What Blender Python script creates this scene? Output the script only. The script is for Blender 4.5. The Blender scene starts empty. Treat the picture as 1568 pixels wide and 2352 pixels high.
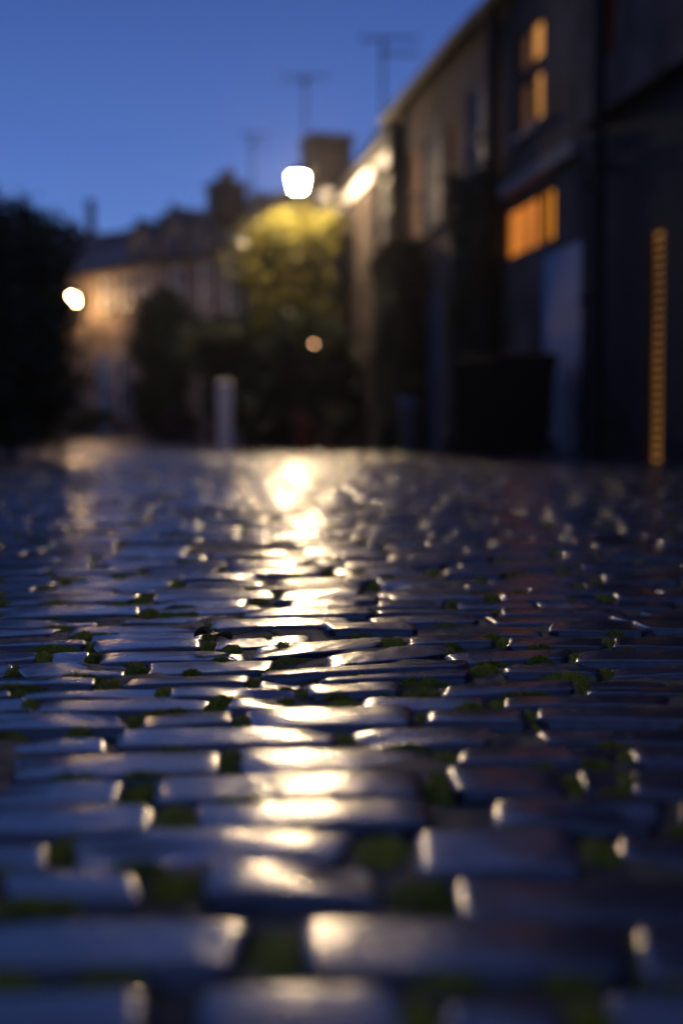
import bpy, math, random
import numpy as np
from mathutils import Vector, Matrix
S = bpy.context.scene
COL = S.collection
R = math.radians

# ------------------------------------------------------------------ camera
CAMH = 0.315
PITCH = math.atan((1176 - 1010) / 3267.0)
cam_d = bpy.data.cameras.new("camera")
cam = bpy.data.objects.new("camera", cam_d)
COL.objects.link(cam)
cam.location = (0, 0, CAMH)
cam.rotation_euler = (math.pi / 2 - PITCH, 0, 0)
cam_d.sensor_fit = 'VERTICAL'
cam_d.sensor_height = 36.0
cam_d.sensor_width = 24.0
cam_d.lens = 50.0
cam_d.clip_start = 0.02
cam_d.clip_end = 3000
cam_d.dof.use_dof = True
cam_d.dof.focus_distance = 2.1
cam_d.dof.aperture_fstop = 1.9
S.camera = cam

# ------------------------------------------------------------------ dusk sky
W = bpy.data.worlds.new("World")
S.world = W
W.use_nodes = True
wn, wl = W.node_tree.nodes, W.node_tree.links
wn.clear()
wo = wn.new('ShaderNodeOutputWorld')
bg = wn.new('ShaderNodeBackground')
tc = wn.new('ShaderNodeTexCoord')
sep = wn.new('ShaderNodeSeparateXYZ')
ramp = wn.new('ShaderNodeValToRGB')
wl.new(tc.outputs['Generated'], sep.inputs[0])
wl.new(sep.outputs['Z'], ramp.inputs[0])
cr = ramp.color_ramp
cr.elements[0].position = 0.0
cr.elements[0].color = (0.15, 0.30, 0.70, 1)
cr.elements[1].position = 1.0
cr.elements[1].color = (0.058, 0.072, 0.17, 1)
for p, c in ((0.12, (0.115, 0.235, 0.63)), (0.20, (0.078, 0.165, 0.50)), (0.29, (0.050, 0.110, 0.37)), (0.5, (0.066, 0.110, 0.335))):
    e = cr.elements.new(p)
    e.color = (*c, 1)
wl.new(ramp.outputs[0], bg.inputs['Color'])
bg.inputs['Strength'].default_value = 1.0
wl.new(bg.outputs[0], wo.inputs[0])

S.view_settings.view_transform = 'Standard'
S.view_settings.look = 'None'
S.view_settings.exposure = 0.0
S.view_settings.gamma = 1.0
S.render.engine = 'CYCLES'
S.cycles.max_bounces = 6
S.cycles.sample_clamp_indirect = 6.0
S.cycles.sample_clamp_direct = 0.0
S.cycles.use_adaptive_sampling = False
S.cycles.use_denoising = True

LAMP_GLOW = 950.0      # radiance of the near lantern's glass
LAMP2_GLOW = 260.0

# ------------------------------------------------------------------ helpers
rnd = random.Random(7)
rs = np.random.RandomState(11)


def H(x, y):
    """height of the street surface"""
    def sm(a, b, t):
        t = np.clip((t - a) / (b - a), 0, 1)
        return t * t * (3 - 2 * t)
    return 0.12 * sm(2.6, 11, y) + 0.27 * sm(23, 44, y)


def px2ground(px, py):
    """photograph measure (1568 x 2352) -> point on the near street"""
    cx, cy = (px - 784) / 3267.0, (1176 - py) / 3267.0
    dy = math.cos(PITCH) + cy * math.sin(PITCH)
    dz = -math.sin(PITCH) + cy * math.cos(PITCH)
    t = -CAMH / dz
    return cx * t, dy * t


def px_at(px, py, d):
    """point at depth d"""
    return Vector(((px - 784) / 3267.0 * d, d, CAMH + (1010 - py) / 3267.0 * d))


def noise2(x, y, scale, seed=0, octv=7):
    r = np.random.RandomState(seed)
    out = np.zeros_like(np.asarray(x, float) + np.asarray(y, float))
    for i in range(octv):
        a = r.uniform(0, 2 * math.pi)
        k = scale * r.uniform(0.6, 1.7)
        out = out + np.sin((x * math.cos(a) + y * math.sin(a)) * k + r.uniform(0, 6.28))
    return out / math.sqrt(octv)


MATS = {}


def mat(name, col, rough=0.7, noise=0.25, scale=4.0, bump=0.3, bscale=30.0, metal=0.0, spec=0.5, coat=0.0):
    if name in MATS:
        return MATS[name]
    m = bpy.data.materials.new(name)
    m.use_nodes = True
    nt = m.node_tree
    b = nt.nodes['Principled BSDF']
    t = nt.nodes.new('ShaderNodeTexCoord')
    n = nt.nodes.new('ShaderNodeTexNoise')
    n.inputs['Scale'].default_value = scale
    n.inputs['Detail'].default_value = 6
    nt.links.new(t.outputs['Object'], n.inputs['Vector'])
    r = nt.nodes.new('ShaderNodeValToRGB')
    r.color_ramp.elements[0].position = 0.3
    r.color_ramp.elements[1].position = 0.7
    r.color_ramp.elements[0].color = tuple(c * (1 - noise) for c in col) + (1,)
    r.color_ramp.elements[1].color = tuple(min(1, c * (1 + noise)) for c in col) + (1,)
    nt.links.new(n.outputs['Fac'], r.inputs[0])
    nt.links.new(r.outputs[0], b.inputs['Base Color'])
    b.inputs['Roughness'].default_value = rough
    b.inputs['Metallic'].default_value = metal
    b.inputs['Specular IOR Level'].default_value = spec
    b.inputs['Coat Weight'].default_value = coat
    if bump:
        n2 = nt.nodes.new('ShaderNodeTexNoise')
        n2.inputs['Scale'].default_value = bscale
        n2.inputs['Detail'].default_value = 4
        nt.links.new(t.outputs['Object'], n2.inputs['Vector'])
        bp = nt.nodes.new('ShaderNodeBump')
        bp.inputs['Strength'].default_value = bump
        bp.inputs['Distance'].default_value = 0.01
        nt.links.new(n2.outputs['Fac'], bp.inputs['Height'])
        nt.links.new(bp.outputs[0], b.inputs['Normal'])
    MATS[name] = m
    return m


def glow(name, col, strength, noise=0.0, scale=3.0):
    if name in MATS:
        return MATS[name]
    m = bpy.data.materials.new(name)
    m.use_nodes = True
    nt = m.node_tree
    b = nt.nodes['Principled BSDF']
    b.inputs['Base Color'].default_value = (*[c * 0.3 for c in col], 1)
    b.inputs['Roughness'].default_value = 0.85
    b.inputs['Specular IOR Level'].default_value = 0.1
    b.inputs['Emission Color'].default_value = (*col, 1)
    b.inputs['Emission Strength'].default_value = strength
    if noise:   # folds of the curtain behind the glass
        t = nt.nodes.new('ShaderNodeTexCoord')
        mp = nt.nodes.new('ShaderNodeMapping')
        mp.inputs['Scale'].default_value = (1, 1, 0.12)
        n = nt.nodes.new('ShaderNodeTexNoise')
        n.inputs['Scale'].default_value = scale
        mr = nt.nodes.new('ShaderNodeMapRange')
        mr.inputs['From Min'].default_value = 0.3
        mr.inputs['From Max'].default_value = 0.7
        mr.inputs['To Min'].default_value = strength * (1 - noise)
        mr.inputs['To Max'].default_value = strength * (1 + noise)
        nt.links.new(t.outputs['Object'], mp.inputs[0])
        nt.links.new(mp.outputs[0], n.inputs['Vector'])
        nt.links.new(n.outputs['Fac'], mr.inputs['Value'])
        nt.links.new(mr.outputs[0], b.inputs['Emission Strength'])
    MATS[name] = m
    return m


def leafmat(name, col, trans=0.45, rough=0.45):
    m = bpy.data.materials.new(name)
    m.use_nodes = True
    nt = m.node_tree
    b = nt.nodes['Principled BSDF']
    out = nt.nodes['Material Output']
    g = nt.nodes.new('ShaderNodeNewGeometry')
    r = nt.nodes.new('ShaderNodeValToRGB')
    r.color_ramp.elements[0].color = (col[0] * 0.55, col[1] * 0.6, col[2] * 0.6, 1)
    r.color_ramp.elements[1].color = (col[0] * 1.5, col[1] * 1.4, col[2] * 1.3, 1)
    nt.links.new(g.outputs['Random Per Island'], r.inputs[0])
    nt.links.new(r.outputs[0], b.inputs['Base Color'])
    b.inputs['Roughness'].default_value = rough
    b.inputs['Specular IOR Level'].default_value = 0.6
    tr = nt.nodes.new('ShaderNodeBsdfTranslucent')
    nt.links.new(r.outputs[0], tr.inputs['Color'])
    mx = nt.nodes.new('ShaderNodeMixShader')
    mx.inputs[0].default_value = trans
    nt.links.new(b.outputs[0], mx.inputs[1])
    nt.links.new(tr.outputs[0], mx.inputs[2])
    nt.links.new(mx.outputs[0], out.inputs[0])
    MATS[name] = m
    return m


def stone_material():
    m = bpy.data.materials.new('wet_setts')
    m.use_nodes = True
    nt = m.node_tree
    L = nt.links
    b = nt.nodes['Principled BSDF']
    t = nt.nodes.new('ShaderNodeTexCoord')
    g = nt.nodes.new('ShaderNodeNewGeometry')
    # colour: each sett its own grey, lilac sheen painted in, with mineral specks
    r = nt.nodes.new('ShaderNodeValToRGB')
    r.color_ramp.elements[0].color = (0.032, 0.028, 0.040, 1)
    r.color_ramp.elements[1].color = (0.085, 0.068, 0.078, 1)
    e = r.color_ramp.elements.new(0.6)
    e.color = (0.050, 0.043, 0.058, 1)
    L.new(g.outputs['Random Per Island'], r.inputs[0])
    sp = nt.nodes.new('ShaderNodeTexNoise')
    sp.inputs['Scale'].default_value = 60
    sp.inputs['Detail'].default_value = 8
    sp.inputs['Roughness'].default_value = 0.7
    L.new(t.outputs['Object'], sp.inputs['Vector'])
    mm = nt.nodes.new('ShaderNodeMapRange')
    mm.inputs['From Min'].default_value = 0.3
    mm.inputs['From Max'].default_value = 0.7
    mm.inputs['To Min'].default_value = 0.5
    mm.inputs['To Max'].default_value = 1.5
    L.new(sp.outputs['Fac'], mm.inputs['Value'])
    mul = nt.nodes.new('ShaderNodeVectorMath')
    mul.operation = 'SCALE'
    L.new(r.outputs[0], mul.inputs[0])
    L.new(mm.outputs[0], mul.inputs['Scale'])
    L.new(mul.outputs[0], b.inputs['Base Color'])
    # roughness: wet film in blotches
    rn = nt.nodes.new('ShaderNodeTexNoise')
    rn.inputs['Scale'].default_value = 9
    rn.inputs['Detail'].default_value = 5
    L.new(t.outputs['Object'], rn.inputs['Vector'])
    rm = nt.nodes.new('ShaderNodeMapRange')
    rm.inputs['From Min'].default_value = 0.3
    rm.inputs['From Max'].default_value = 0.7
    rm.inputs['To Min'].default_value = 0.16
    rm.inputs['To Max'].default_value = 0.29
    L.new(rn.outputs['Fac'], rm.inputs['Value'])
    L.new(rm.outputs[0], b.inputs['Roughness'])
    b.inputs['Specular IOR Level'].default_value = 0.6
    b.inputs['IOR'].default_value = 1.55
    b.inputs['Coat Weight'].default_value = 0.55
    b.inputs['Coat Roughness'].default_value = 0.15
    b.inputs['Coat IOR'].default_value = 1.36
    # bump: hammered and worn grain
    n1 = nt.nodes.new('ShaderNodeTexNoise')
    n1.inputs['Scale'].default_value = 38
    n1.inputs['Detail'].default_value = 5
    L.new(t.outputs['Object'], n1.inputs['Vector'])
    n2 = nt.nodes.new('ShaderNodeTexNoise')
    n2.inputs['Scale'].default_value = 380
    n2.inputs['Detail'].default_value = 3
    L.new(t.outputs['Object'], n2.inputs['Vector'])
    b1 = nt.nodes.new('ShaderNodeBump')
    b1.inputs['Strength'].default_value = 0.3
    b1.inputs['Distance'].default_value = 0.0013
    L.new(n1.outputs['Fac'], b1.inputs['Height'])
    b2 = nt.nodes.new('ShaderNodeBump')
    b2.inputs['Strength'].default_value = 0.5
    b2.inputs['Distance'].default_value = 0.00042
    L.new(n2.outputs['Fac'], b2.inputs['Height'])
    L.new(b1.outputs[0], b2.inputs['Normal'])
    L.new(b2.outputs[0], b.inputs['Normal'])
    L.new(b2.outputs[0], b.inputs['Coat Normal'])
    return m


def mesh_obj(name, verts, faces, m, parent=None, smooth=False):
    me = bpy.data.meshes.new(name)
    if isinstance(verts, np.ndarray):
        faces = np.asarray(faces, np.int32)
        k = faces.shape[1]
        me.vertices.add(len(verts))
        me.vertices.foreach_set('co', verts.astype(np.float32).ravel())
        me.loops.add(faces.size)
        me.loops.foreach_set('vertex_index', faces.ravel())
        me.polygons.add(len(faces))
        me.polygons.foreach_set('loop_start', np.arange(len(faces), dtype=np.int32) * k)
        me.update(calc_edges=True)
    else:
        me.from_pydata(verts, [], faces)
    me.validate()
    me.materials.append(m)
    if smooth:
        me.polygons.foreach_set('use_smooth', [True] * len(me.polygons))
    o = bpy.data.objects.new(name, me)
    COL.objects.link(o)
    if parent:
        o.parent = parent
    return o


class MB:
    def __init__(s):
        s.v, s.f = [], []

    def face(s, *pts):
        b = len(s.v)
        s.v += [tuple(p) for p in pts]
        s.f.append(tuple(range(b, b + len(pts))))
        return s

    def box(s, x0, x1, y0, y1, z0, z1, ch=0.0):
        if x0 > x1: x0, x1 = x1, x0
        if y0 > y1: y0, y1 = y1, y0
        b = len(s.v)
        if ch:   # chamfered upper edges
            s.v += [(x0, y0, z0), (x1, y0, z0), (x1, y1, z0), (x0, y1, z0),
                    (x0, y0, z1 - ch), (x1, y0, z1 - ch), (x1, y1, z1 - ch), (x0, y1, z1 - ch),
                    (x0 + ch, y0 + ch, z1), (x1 - ch, y0 + ch, z1), (x1 - ch, y1 - ch, z1), (x0 + ch, y1 - ch, z1)]
            q = [(0, 3, 2, 1), (0, 1, 5, 4), (1, 2, 6, 5), (2, 3, 7, 6), (3, 0, 4, 7),
                 (4, 5, 9, 8), (5, 6, 10, 9), (6, 7, 11, 10), (7, 4, 8, 11), (8, 9, 10, 11)]
        else:
            s.v += [(x, y, z) for z in (z0, z1) for x, y in ((x0, y0), (x1, y0), (x1, y1), (x0, y1))]
            q = [(0, 3, 2, 1), (4, 5, 6, 7), (0, 1, 5, 4), (1, 2, 6, 5), (2, 3, 7, 6), (3, 0, 4, 7)]
        s.f += [tuple(i + b for i in f) for f in q]
        return s

    def tube(s, pts, rad, n=8):
        pts = [Vector(p) for p in pts]
        rads = rad if isinstance(rad, (list, tuple)) else [rad] * len(pts)
        b = len(s.v)
        for i, p in enumerate(pts):
            t = (pts[min(i + 1, len(pts) - 1)] - pts[max(i - 1, 0)]).normalized()
            a = t.cross(Vector((0, 0, 1)))
            if a.length < 1e-3: a = t.cross(Vector((1, 0, 0)))
            a.normalize()
            c = t.cross(a)
            for k in range(n):
                th = 2 * math.pi * k / n
                s.v.append(tuple(p + (a * math.cos(th) + c * math.sin(th)) * rads[i]))
        for i in range(len(pts) - 1):
            for k in range(n):
                s.f.append((b + i * n + k, b + i * n + (k + 1) % n, b + (i + 1) * n + (k + 1) % n, b + (i + 1) * n + k))
        s.f.append(tuple(b + k for k in range(n))[::-1])
        s.f.append(tuple(b + (len(pts) - 1) * n + k for k in range(n)))
        return s

    def lathe(s, prof, c=(0, 0, 0), n=16, sq=False):
        b = len(s.v)
        for r_, z in prof:
            for k in range(n):
                th = 2 * math.pi * (k + 0.5) / n
                s.v.append((c[0] + r_ * math.cos(th), c[1] + r_ * math.sin(th), c[2] + z))
        for i in range(len(prof) - 1):
            for k in range(n):
                s.f.append((b + i * n + k, b + i * n + (k + 1) % n, b + (i + 1) * n + (k + 1) % n, b + (i + 1) * n + k))
        s.f.append(tuple(b + k for k in range(n))[::-1])
        s.f.append(tuple(b + (len(prof) - 1) * n + k for k in range(n)))
        return s

    def build(s, name, m, parent=None, smooth=False):
        return mesh_obj(name, s.v, s.f, m, parent, smooth)


def tag(o, label=None, cat=None, group=None, kind=None):
    if label: o['label'] = label
    if cat: o['category'] = cat
    if group: o['group'] = group
    if kind: o['kind'] = kind
    return o


def empty(name, loc, rz=0.0, label=None, cat=None, group=None):
    o = bpy.data.objects.new(name, None)
    COL.objects.link(o)
    o.location = loc
    o.rotation_euler = (0, 0, rz)
    o.empty_display_size = 0.2
    return tag(o, label, cat, group)


# ------------------------------------------------------------------ the street surface
gx = np.unique(np.concatenate([np.linspace(-400, -20, 12), np.linspace(-20, 20, 41), np.linspace(20, 400, 12)]))
gy = np.unique(np.concatenate([np.linspace(-200, -6, 8), np.linspace(-6, 60, 100), np.linspace(60, 900, 16)]))
X, Y = np.meshgrid(gx, gy)
Z = H(X, Y) - 0.055
V = np.stack([X.ravel(), Y.ravel(), Z.ravel()], 1)
nx, ny = len(gx), len(gy)
ii = (np.arange(ny - 1)[:, None] * nx + np.arange(nx - 1)[None, :]).ravel()
ground = mesh_obj('ground', V, np.stack([ii, ii + 1, ii + nx + 1, ii + nx], 1),
                  mat('earth', (0.045, 0.038, 0.03), 0.8, 0.3, 3.0, 0.5, 25), smooth=True)
tag(ground, kind='structure')

# setts measured in the photograph: (left x, right x, far y left, near y left, far y right, near y right)
ROWS = [
    [(-80, 322, 2268, 2400, 2268, 2400), (470, 945, 2262, 2400, 2258, 2400), (985, 1335, 2290, 2400, 2290, 2400), (1362, 1700, 2268, 2380, 2275, 2390)],
    [(-120, 592, 2108, 2222, 2108, 2218), (706, 1452, 2112, 2245, 2112, 2236), (1475, 1800, 2120, 2240, 2120, 2240)],
    [(20, 345, 1990, 2062, 1988, 2066), (455, 910, 1975, 2052, 1985, 2066), (1035, 1640, 2005, 2100, 2000, 2090)],
    [(-140, 120, 1922, 1995, 1922, 1985), (165, 818, 1900, 1980, 1898, 1972), (943, 1350, 1905, 2000, 1900, 1995), (1400, 1750, 1900, 1955, 1915, 1990)],
    [(-120, 340, 1848, 1915, 1848, 1915), (456, 1000, 1832, 1898, 1832, 1888), (1136, 1520, 1832, 1894, 1832, 1890), (1540, 1800, 1832, 1886, 1832, 1886)],
    [(-100, 290, 1793, 1842, 1793, 1840), (352, 988, 1774, 1834, 1766, 1826), (1036, 1310, 1764, 1822, 1764, 1820), (1325, 1435, 1766, 1816, 1766, 1816), (1452, 1720, 1764, 1816, 1764, 1816)],
    [(10, 518, 1722, 1778, 1716, 1766), (543, 970, 1710, 1768, 1706, 1760), (1068, 1425, 1712, 1748, 1712, 1748), (1440, 1700, 1712, 1746, 1712, 1746)],
    [(-80, 245, 1684, 1722, 1684, 1716), (280, 768, 1676, 1714, 1668, 1704), (818, 1125, 1668, 1706, 1662, 1700), (1240, 1620, 1668, 1698, 1668, 1698)],
    [(-40, 300, 1642, 1676, 1632, 1670), (312, 545, 1636, 1672, 1632, 1666), (577, 958, 1628, 1670, 1622, 1664), (990, 1210, 1622, 1656, 1622, 1656), (1225, 1640, 1624, 1654, 1624, 1654)],
    [(-60, 60, 1606, 1632, 1604, 1630), (78, 496, 1600, 1630, 1590, 1622), (506, 755, 1602, 1628, 1596, 1624), (830, 1130, 1598, 1620, 1598, 1618), (1160, 1560, 1596, 1618, 1594, 1616)],
    [(-80, 40, 1580, 1600, 1578, 1598), (54, 372, 1577, 1600, 1572, 1594), (385, 690, 1574, 1598, 1580, 1600), (700, 925, 1572, 1596, 1566, 1588), (1010, 1325, 1566, 1590, 1552, 1574), (1345, 1640, 1562, 1588, 1562, 1588)],
    [(-60, 226, 1554, 1574, 1554, 1575), (274, 578, 1552, 1574, 1550, 1570), (592, 694, 1566, 1578, 1563, 1578), (748, 1085, 1556, 1570, 1530, 1548)],
    [(-120, 22, 1520, 1548, 1520, 1548), (37, 296, 1518, 1550, 1520, 1546), (330, 638, 1515, 1544, 1513, 1538), (602, 1080, 1542, 1560, 1510, 1530), (1150, 1380, 1532, 1546, 1530, 1546), (1400, 1640, 1526, 1544, 1526, 1544)],
    [(-60, 96, 1489, 1512, 1487, 1508), (108, 212, 1496, 1514, 1490, 1512), (224, 564, 1492, 1519, 1486, 1510), (735, 1054, 1500, 1528, 1466, 1492), (1018, 1310, 1498, 1520, 1488, 1506), (1330, 1600, 1492, 1516, 1490, 1514)],
    [(-90, 195, 1473, 1487, 1468, 1484), (212, 462, 1467, 1489, 1463, 1483), (490, 714, 1471, 1490, 1455, 1474), (582, 876, 1485, 1512, 1456, 1480), (924, 1150, 1462, 1480, 1452, 1470), (1160, 1390, 1462, 1482, 1462, 1482), (1402, 1700, 1464, 1486, 1464, 1486)],
]
stones = []      # (far-left, far-right, near-right, near-left, level of detail, height offset)
gaps = []        # joint centres that hold moss: x, y, rx, ry


def rowpts(q):
    xl, xr, fl, nl, fr, nr = q
    g_ = (nl - 1440) * 0.006      # the arris drops out of sight: carry the sett to its joint
    xl, xr, nl, nr, fl, fr = xl - g_ * .6, xr + g_ * .6, nl + g_, nr + g_, fl - g_ * .5, fr - g_ * .5
    return [px2ground(xl, fl), px2ground(xr, fr), px2ground(xr, nr), px2ground(xl, nl)]


for r_i, row in enumerate(ROWS):
    qs = [rowpts(q) for q in row]
    for q in qs:
        d = q[3][1]
        stones.append((q, 0, rnd.gauss(0, 0.0022)))
    for a, b in zip(qs, qs[1:]):
        x0, x1 = (a[1][0] + a[2][0]) / 2, (b[0][0] + b[3][0]) / 2
        y0, y1 = (a[2][1] + b[3][1]) / 2, (a[1][1] + b[0][1]) / 2
        gaps.append(((x0 + x1) / 2, (y0 + y1) / 2, max(0.016, (x1 - x0) / 2 + 0.008), (y1 - y0) / 2, 1))
    for q in qs:
        for k_ in range(rnd.choice([0, 1, 1, 2])):
            f_ = rnd.uniform(.1, .9)
            gaps.append((q[3][0] + (q[2][0] - q[3][0]) * f_, q[3][1] + (q[2][1] - q[3][1]) * f_ - 0.003, rnd.uniform(.015, .05), 0.008, 1))
    # carry each measured row on past the sides of the picture
    if r_i < 14:
        yf = sum(q[0][1] for q in qs) / len(qs)
        yn = sum(q[3][1] for q in qs) / len(qs)
        if yf - yn > 0.13: yn = yf - 0.12
        for sgn in (-1, 1):
            x = qs[0][0][0] - 0.02 if sgn < 0 else qs[-1][1][0] + 0.02
            while abs(x) < 3.2:
                w = rnd.uniform(0.18, 0.28)
                x0, x1 = (x - w, x) if sgn < 0 else (x, x + w)
                stones.append(([(x0, yf), (x1, yf), (x1, yn), (x0, yn)], 1, rnd.gauss(0, 0.003)))
                gaps.append(((x0 if sgn < 0 else x1), (yf + yn) / 2, 0.02, (yf - yn) / 2, 0))
                x += sgn * (w + rnd.uniform(0.018, 0.04))


def wav(x, y0):
    """rows of setts swing away from the straight line across the street"""
    k = min(1, max(0, (y0 - 2.1) / 0.35)) * (1 if y0 < 6 else max(0.0, 1 - (y0 - 6) / 10))
    c = max(-1.0, min(0.12, x))
    return k * (0.26 * c - 0.02) + 0.02 * math.sin(x * 1.7 + y0 * 0.9) * min(1, max(0, (y0 - 2.1)))


y0 = 2.215
while y0 < 46:
    dep = rnd.uniform(0.096, 0.116) if y0 < 12 else rnd.uniform(0.1, 0.125)
    lo, hi = -min(6.0, 2.2 + y0 * 0.3), min(4.7, 2.4 + y0 * 0.25)
    if y0 > 12:
        lo, hi = -0.26 * y0 - 1.6, 4.9 - 0.1635 * y0
    if y0 > 28:
        lo, hi = -0.28 * y0 - 2.0, max(-9.0, 0.0 - (y0 - 28) * 0.42)
    x = lo + rnd.uniform(0, 0.2)
    lod = 0 if y0 < 3.2 else (1 if y0 < 6 else (2 if y0 < 14 else 3))
    jit = 0.006 if y0 < 6 else 0.004
    step = dep + (rnd.uniform(0.005, 0.012))
    while x < hi:
        w = rnd.choice([rnd.uniform(0.14, 0.2), rnd.uniform(0.18, 0.27), rnd.uniform(0.2, 0.3)])
        if y0 > 14: w *= 1.4
        j = lambda: rnd.uniform(-jit, jit)
        sk = rnd.uniform(-0.01, 0.01)
        q = [(x + j() + sk, y0 + dep + wav(x, y0) + j()), (x + w + j() + sk, y0 + dep + wav(x + w, y0) + j()),
             (x + w + j(), y0 + wav(x + w, y0) + j()), (x + j(), y0 + wav(x, y0) + j())]
        # nothing pokes into the measured rows
        ok = True
        if y0 < 2.7:
            cxm = x + w / 2
            lim = px2ground(784, 1456)[1] if cxm > 0.05 else 2.26
            if -0.16 < cxm < 0.12: lim = 2.33
            if q[3][1] < lim - 0.02 or q[2][1] < lim - 0.02: ok = False
            if y0 + wav(x, y0) < 2.18 : ok = False
        if ok and y0 < 9 and (abs(x + .1) > .35 or y0 > 3.2) and rnd.random() < 0.035:      # a lost sett, filled with moss and sand
            gaps.append((x + w / 2, y0 + dep / 2 + wav(x, y0), w / 2, dep / 2, 1 if y0 < 3.4 else 0))
        elif ok:
            sunk = rnd.uniform(-0.008, -0.004) if rnd.random() < 0.08 else 0
            stones.append((q, lod, rnd.gauss(0, 0.003) + sunk))
            if y0 < 5 and rnd.random() < 0.3:
                xm = x + w * rnd.uniform(.15, .85)
                gaps.append((xm, y0 + wav(xm, y0) - 0.004, rnd.uniform(.02, .06), 0.009, 1 if y0 < 3.4 else 0))
        gap = rnd.uniform(0.008, 0.036)
        if rnd.random() < 0.62 and y0 < 16:
            gaps.append((x + w + gap / 2, y0 + dep / 2 + wav(x + w, y0), gap / 2 + 0.008, dep / 2, 1 if y0 < 3.4 else 0))
        x += w + gap
    y0 += step
# left of the measured rows the swing opens a wedge: fill it with short rows
yy = 2.18
for k in range(3):
    x = -0.62 - 0.3 * k
    lo = -2.9
    yb = px2ground(784, 1487)[1] + 0.012 + k * 0.0
    break

RES = {0: (40, 18, (.004, .12, .3, .55)), 1: (14, 8, (.01, .2, .5)), 2: (5, 3, (.02, .35)), 3: (3, 3, (.05,))}
allv, allf = [], []
base = 0


def edge_param(n, rho, arcs):
    """nodes across a sett: a skirt, the rounded arris, then an even top"""
    rho = min(rho, 0.8)
    e_ = [-1.0] + [-1 + rho * f for f in arcs]
    inner = list(np.linspace(-1 + rho, 1 - rho, n))
    return np.array(e_ + inner + [-x for x in e_[::-1]])


for si, (q, lod, dz) in enumerate(stones):
    nu, nv, arcs = RES[lod]
    fl, fr, nr, nl = [np.array(p) for p in q]
    Lx = np.linalg.norm(fr - fl)
    Wy = max(0.03, (np.linalg.norm(fl - nl) + np.linalg.norm(fr - nr)) / 2)
    r0 = min(rnd.uniform(0.005, 0.011), Wy * 0.42)
    rc = rnd.uniform(0.006, 0.022)
    pu, pv = edge_param(nu, r0 / (Lx / 2), arcs), edge_param(nv, r0 / (Wy / 2), arcs)
    nu, nv = len(pu), len(pv)
    u, v = np.meshgrid(pu, pv)
    s, t = (u + 1) / 2, (v + 1) / 2
    px = (nl[0] * (1 - s) + nr[0] * s) * (1 - t) + (fl[0] * (1 - s) + fr[0] * s) * t
    py = (nl[1] * (1 - s) + nr[1] * s) * (1 - t) + (fl[1] * (1 - s) + fr[1] * s) * t
    eu, ev = (1 - np.abs(u)) * Lx / 2, (1 - np.abs(v)) * Wy / 2
    a, b = np.maximum(0, r0 - eu), np.maximum(0, r0 - ev)
    dist = np.hypot(a, b)
    zz = -(r0 - np.sqrt(np.maximum(0, r0 * r0 - np.minimum(dist, r0) ** 2))) * 0.6
    zz = np.where(dist >= r0, zz - np.minimum(0.006, (dist - r0) * 2), zz)
    border = (eu < 1e-5) | (ev < 1e-5)
    dome = rnd.uniform(0.0005, 0.0028) * (1 if lod < 2 else 1.3)
    zz = zz - dome * (v ** 2) - rnd.uniform(0.0005, 0.0035) * u ** 6
    if lod >= 2: dz *= 0.5; dome *= 0.3
    tu, tv = rnd.gauss(0, 0.0015), rnd.gauss(0, 0.0010)
    zz = zz + tu * u + tv * v + dz
    if lod < 2:
        zz = zz + 0.0006 * noise2(px, py, 22, si) + 0.0003 * noise2(px, py, 70, si + 999)
        if lod == 0:
            zz = zz + 0.00012 * noise2(px, py, 210, si + 77)
        px = px + 0.0070 * noise2(px, py, 20, si * 3 + 1) * (np.abs(u) ** 2)
        py = py + 0.0040 * noise2(px, py, 17, si * 3 + 2) * (np.abs(v) ** 2)
        if rnd.random() < 0.35:      # a chipped or sunken corner
            cu, cv = rnd.choice([-1, 1]) * rnd.uniform(.6, 1), rnd.choice([-1, 1]) * rnd.uniform(.2, 1)
            zz = zz - rnd.uniform(0.003, 0.010) * np.exp(-(((u - cu) * Lx / 0.09) ** 2 + ((v - cv) * Wy / 0.06) ** 2))
    zz = np.where(border, zz - 0.03, zz)
    ax_ = (fr - fl) / max(Lx, 1e-6)
    shr = -np.sign(u) * rc * np.abs(v) ** 9 * np.abs(u) ** 12      # worn corners
    px = px + shr * ax_[0]
    py = py + shr * ax_[1]
    zz = zz + H(px, py)
    allv.append(np.stack([px.ravel(), py.ravel(), zz.ravel()], 1))
    i0 = (np.arange(nv - 1)[:, None] * nu + np.arange(nu - 1)[None, :]).ravel() + base
    allf.append(np.stack([i0, i0 + 1, i0 + nu + 1, i0 + nu], 1))
    base += nu * nv
road = mesh_obj('cobbled_road', np.concatenate(allv), np.concatenate(allf), stone_material(), smooth=True)
tag(road, kind='structure')

# sandy bed between the setts
bx_, by_ = np.meshgrid(np.linspace(-3.4, 3.4, 340), np.concatenate([np.linspace(0.3, 4, 330), np.linspace(4.03, 46, 300)]))
bx_ = bx_ * np.where(by_ > 4, 1 + (by_ - 4) * 0.09, 1)
bxs = bx_ - np.where(by_ > 12, (by_ - 12) * 0.1, 0)
bz = H(bxs, by_) - 0.009 + 0.005 * np.clip((by_ - 3) / 6, 0, 1) + 0.0035 * noise2(bxs, by_, 40, 5) * np.where(by_ > 5, 0.4, 1) + 0.003 * noise2(bxs, by_, 13, 6) * np.where(by_ > 5, 0.4, 1) + 0.0015 * noise2(bxs, by_, 160, 8)
nr_, nc_ = bxs.shape
ii = (np.arange(nr_ - 1)[:, None] * nc_ + np.arange(nc_ - 1)[None, :]).ravel()
bed = mesh_obj('joint_sand', np.stack([bxs.ravel(), by_.ravel(), bz.ravel()], 1),
               np.stack([ii, ii + 1, ii + nc_ + 1, ii + nc_], 1),
               mat('damp_sand', (0.16, 0.11, 0.065), 0.6, 0.45, 35, 0.8, 320, spec=0.4), road, smooth=True)

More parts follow.
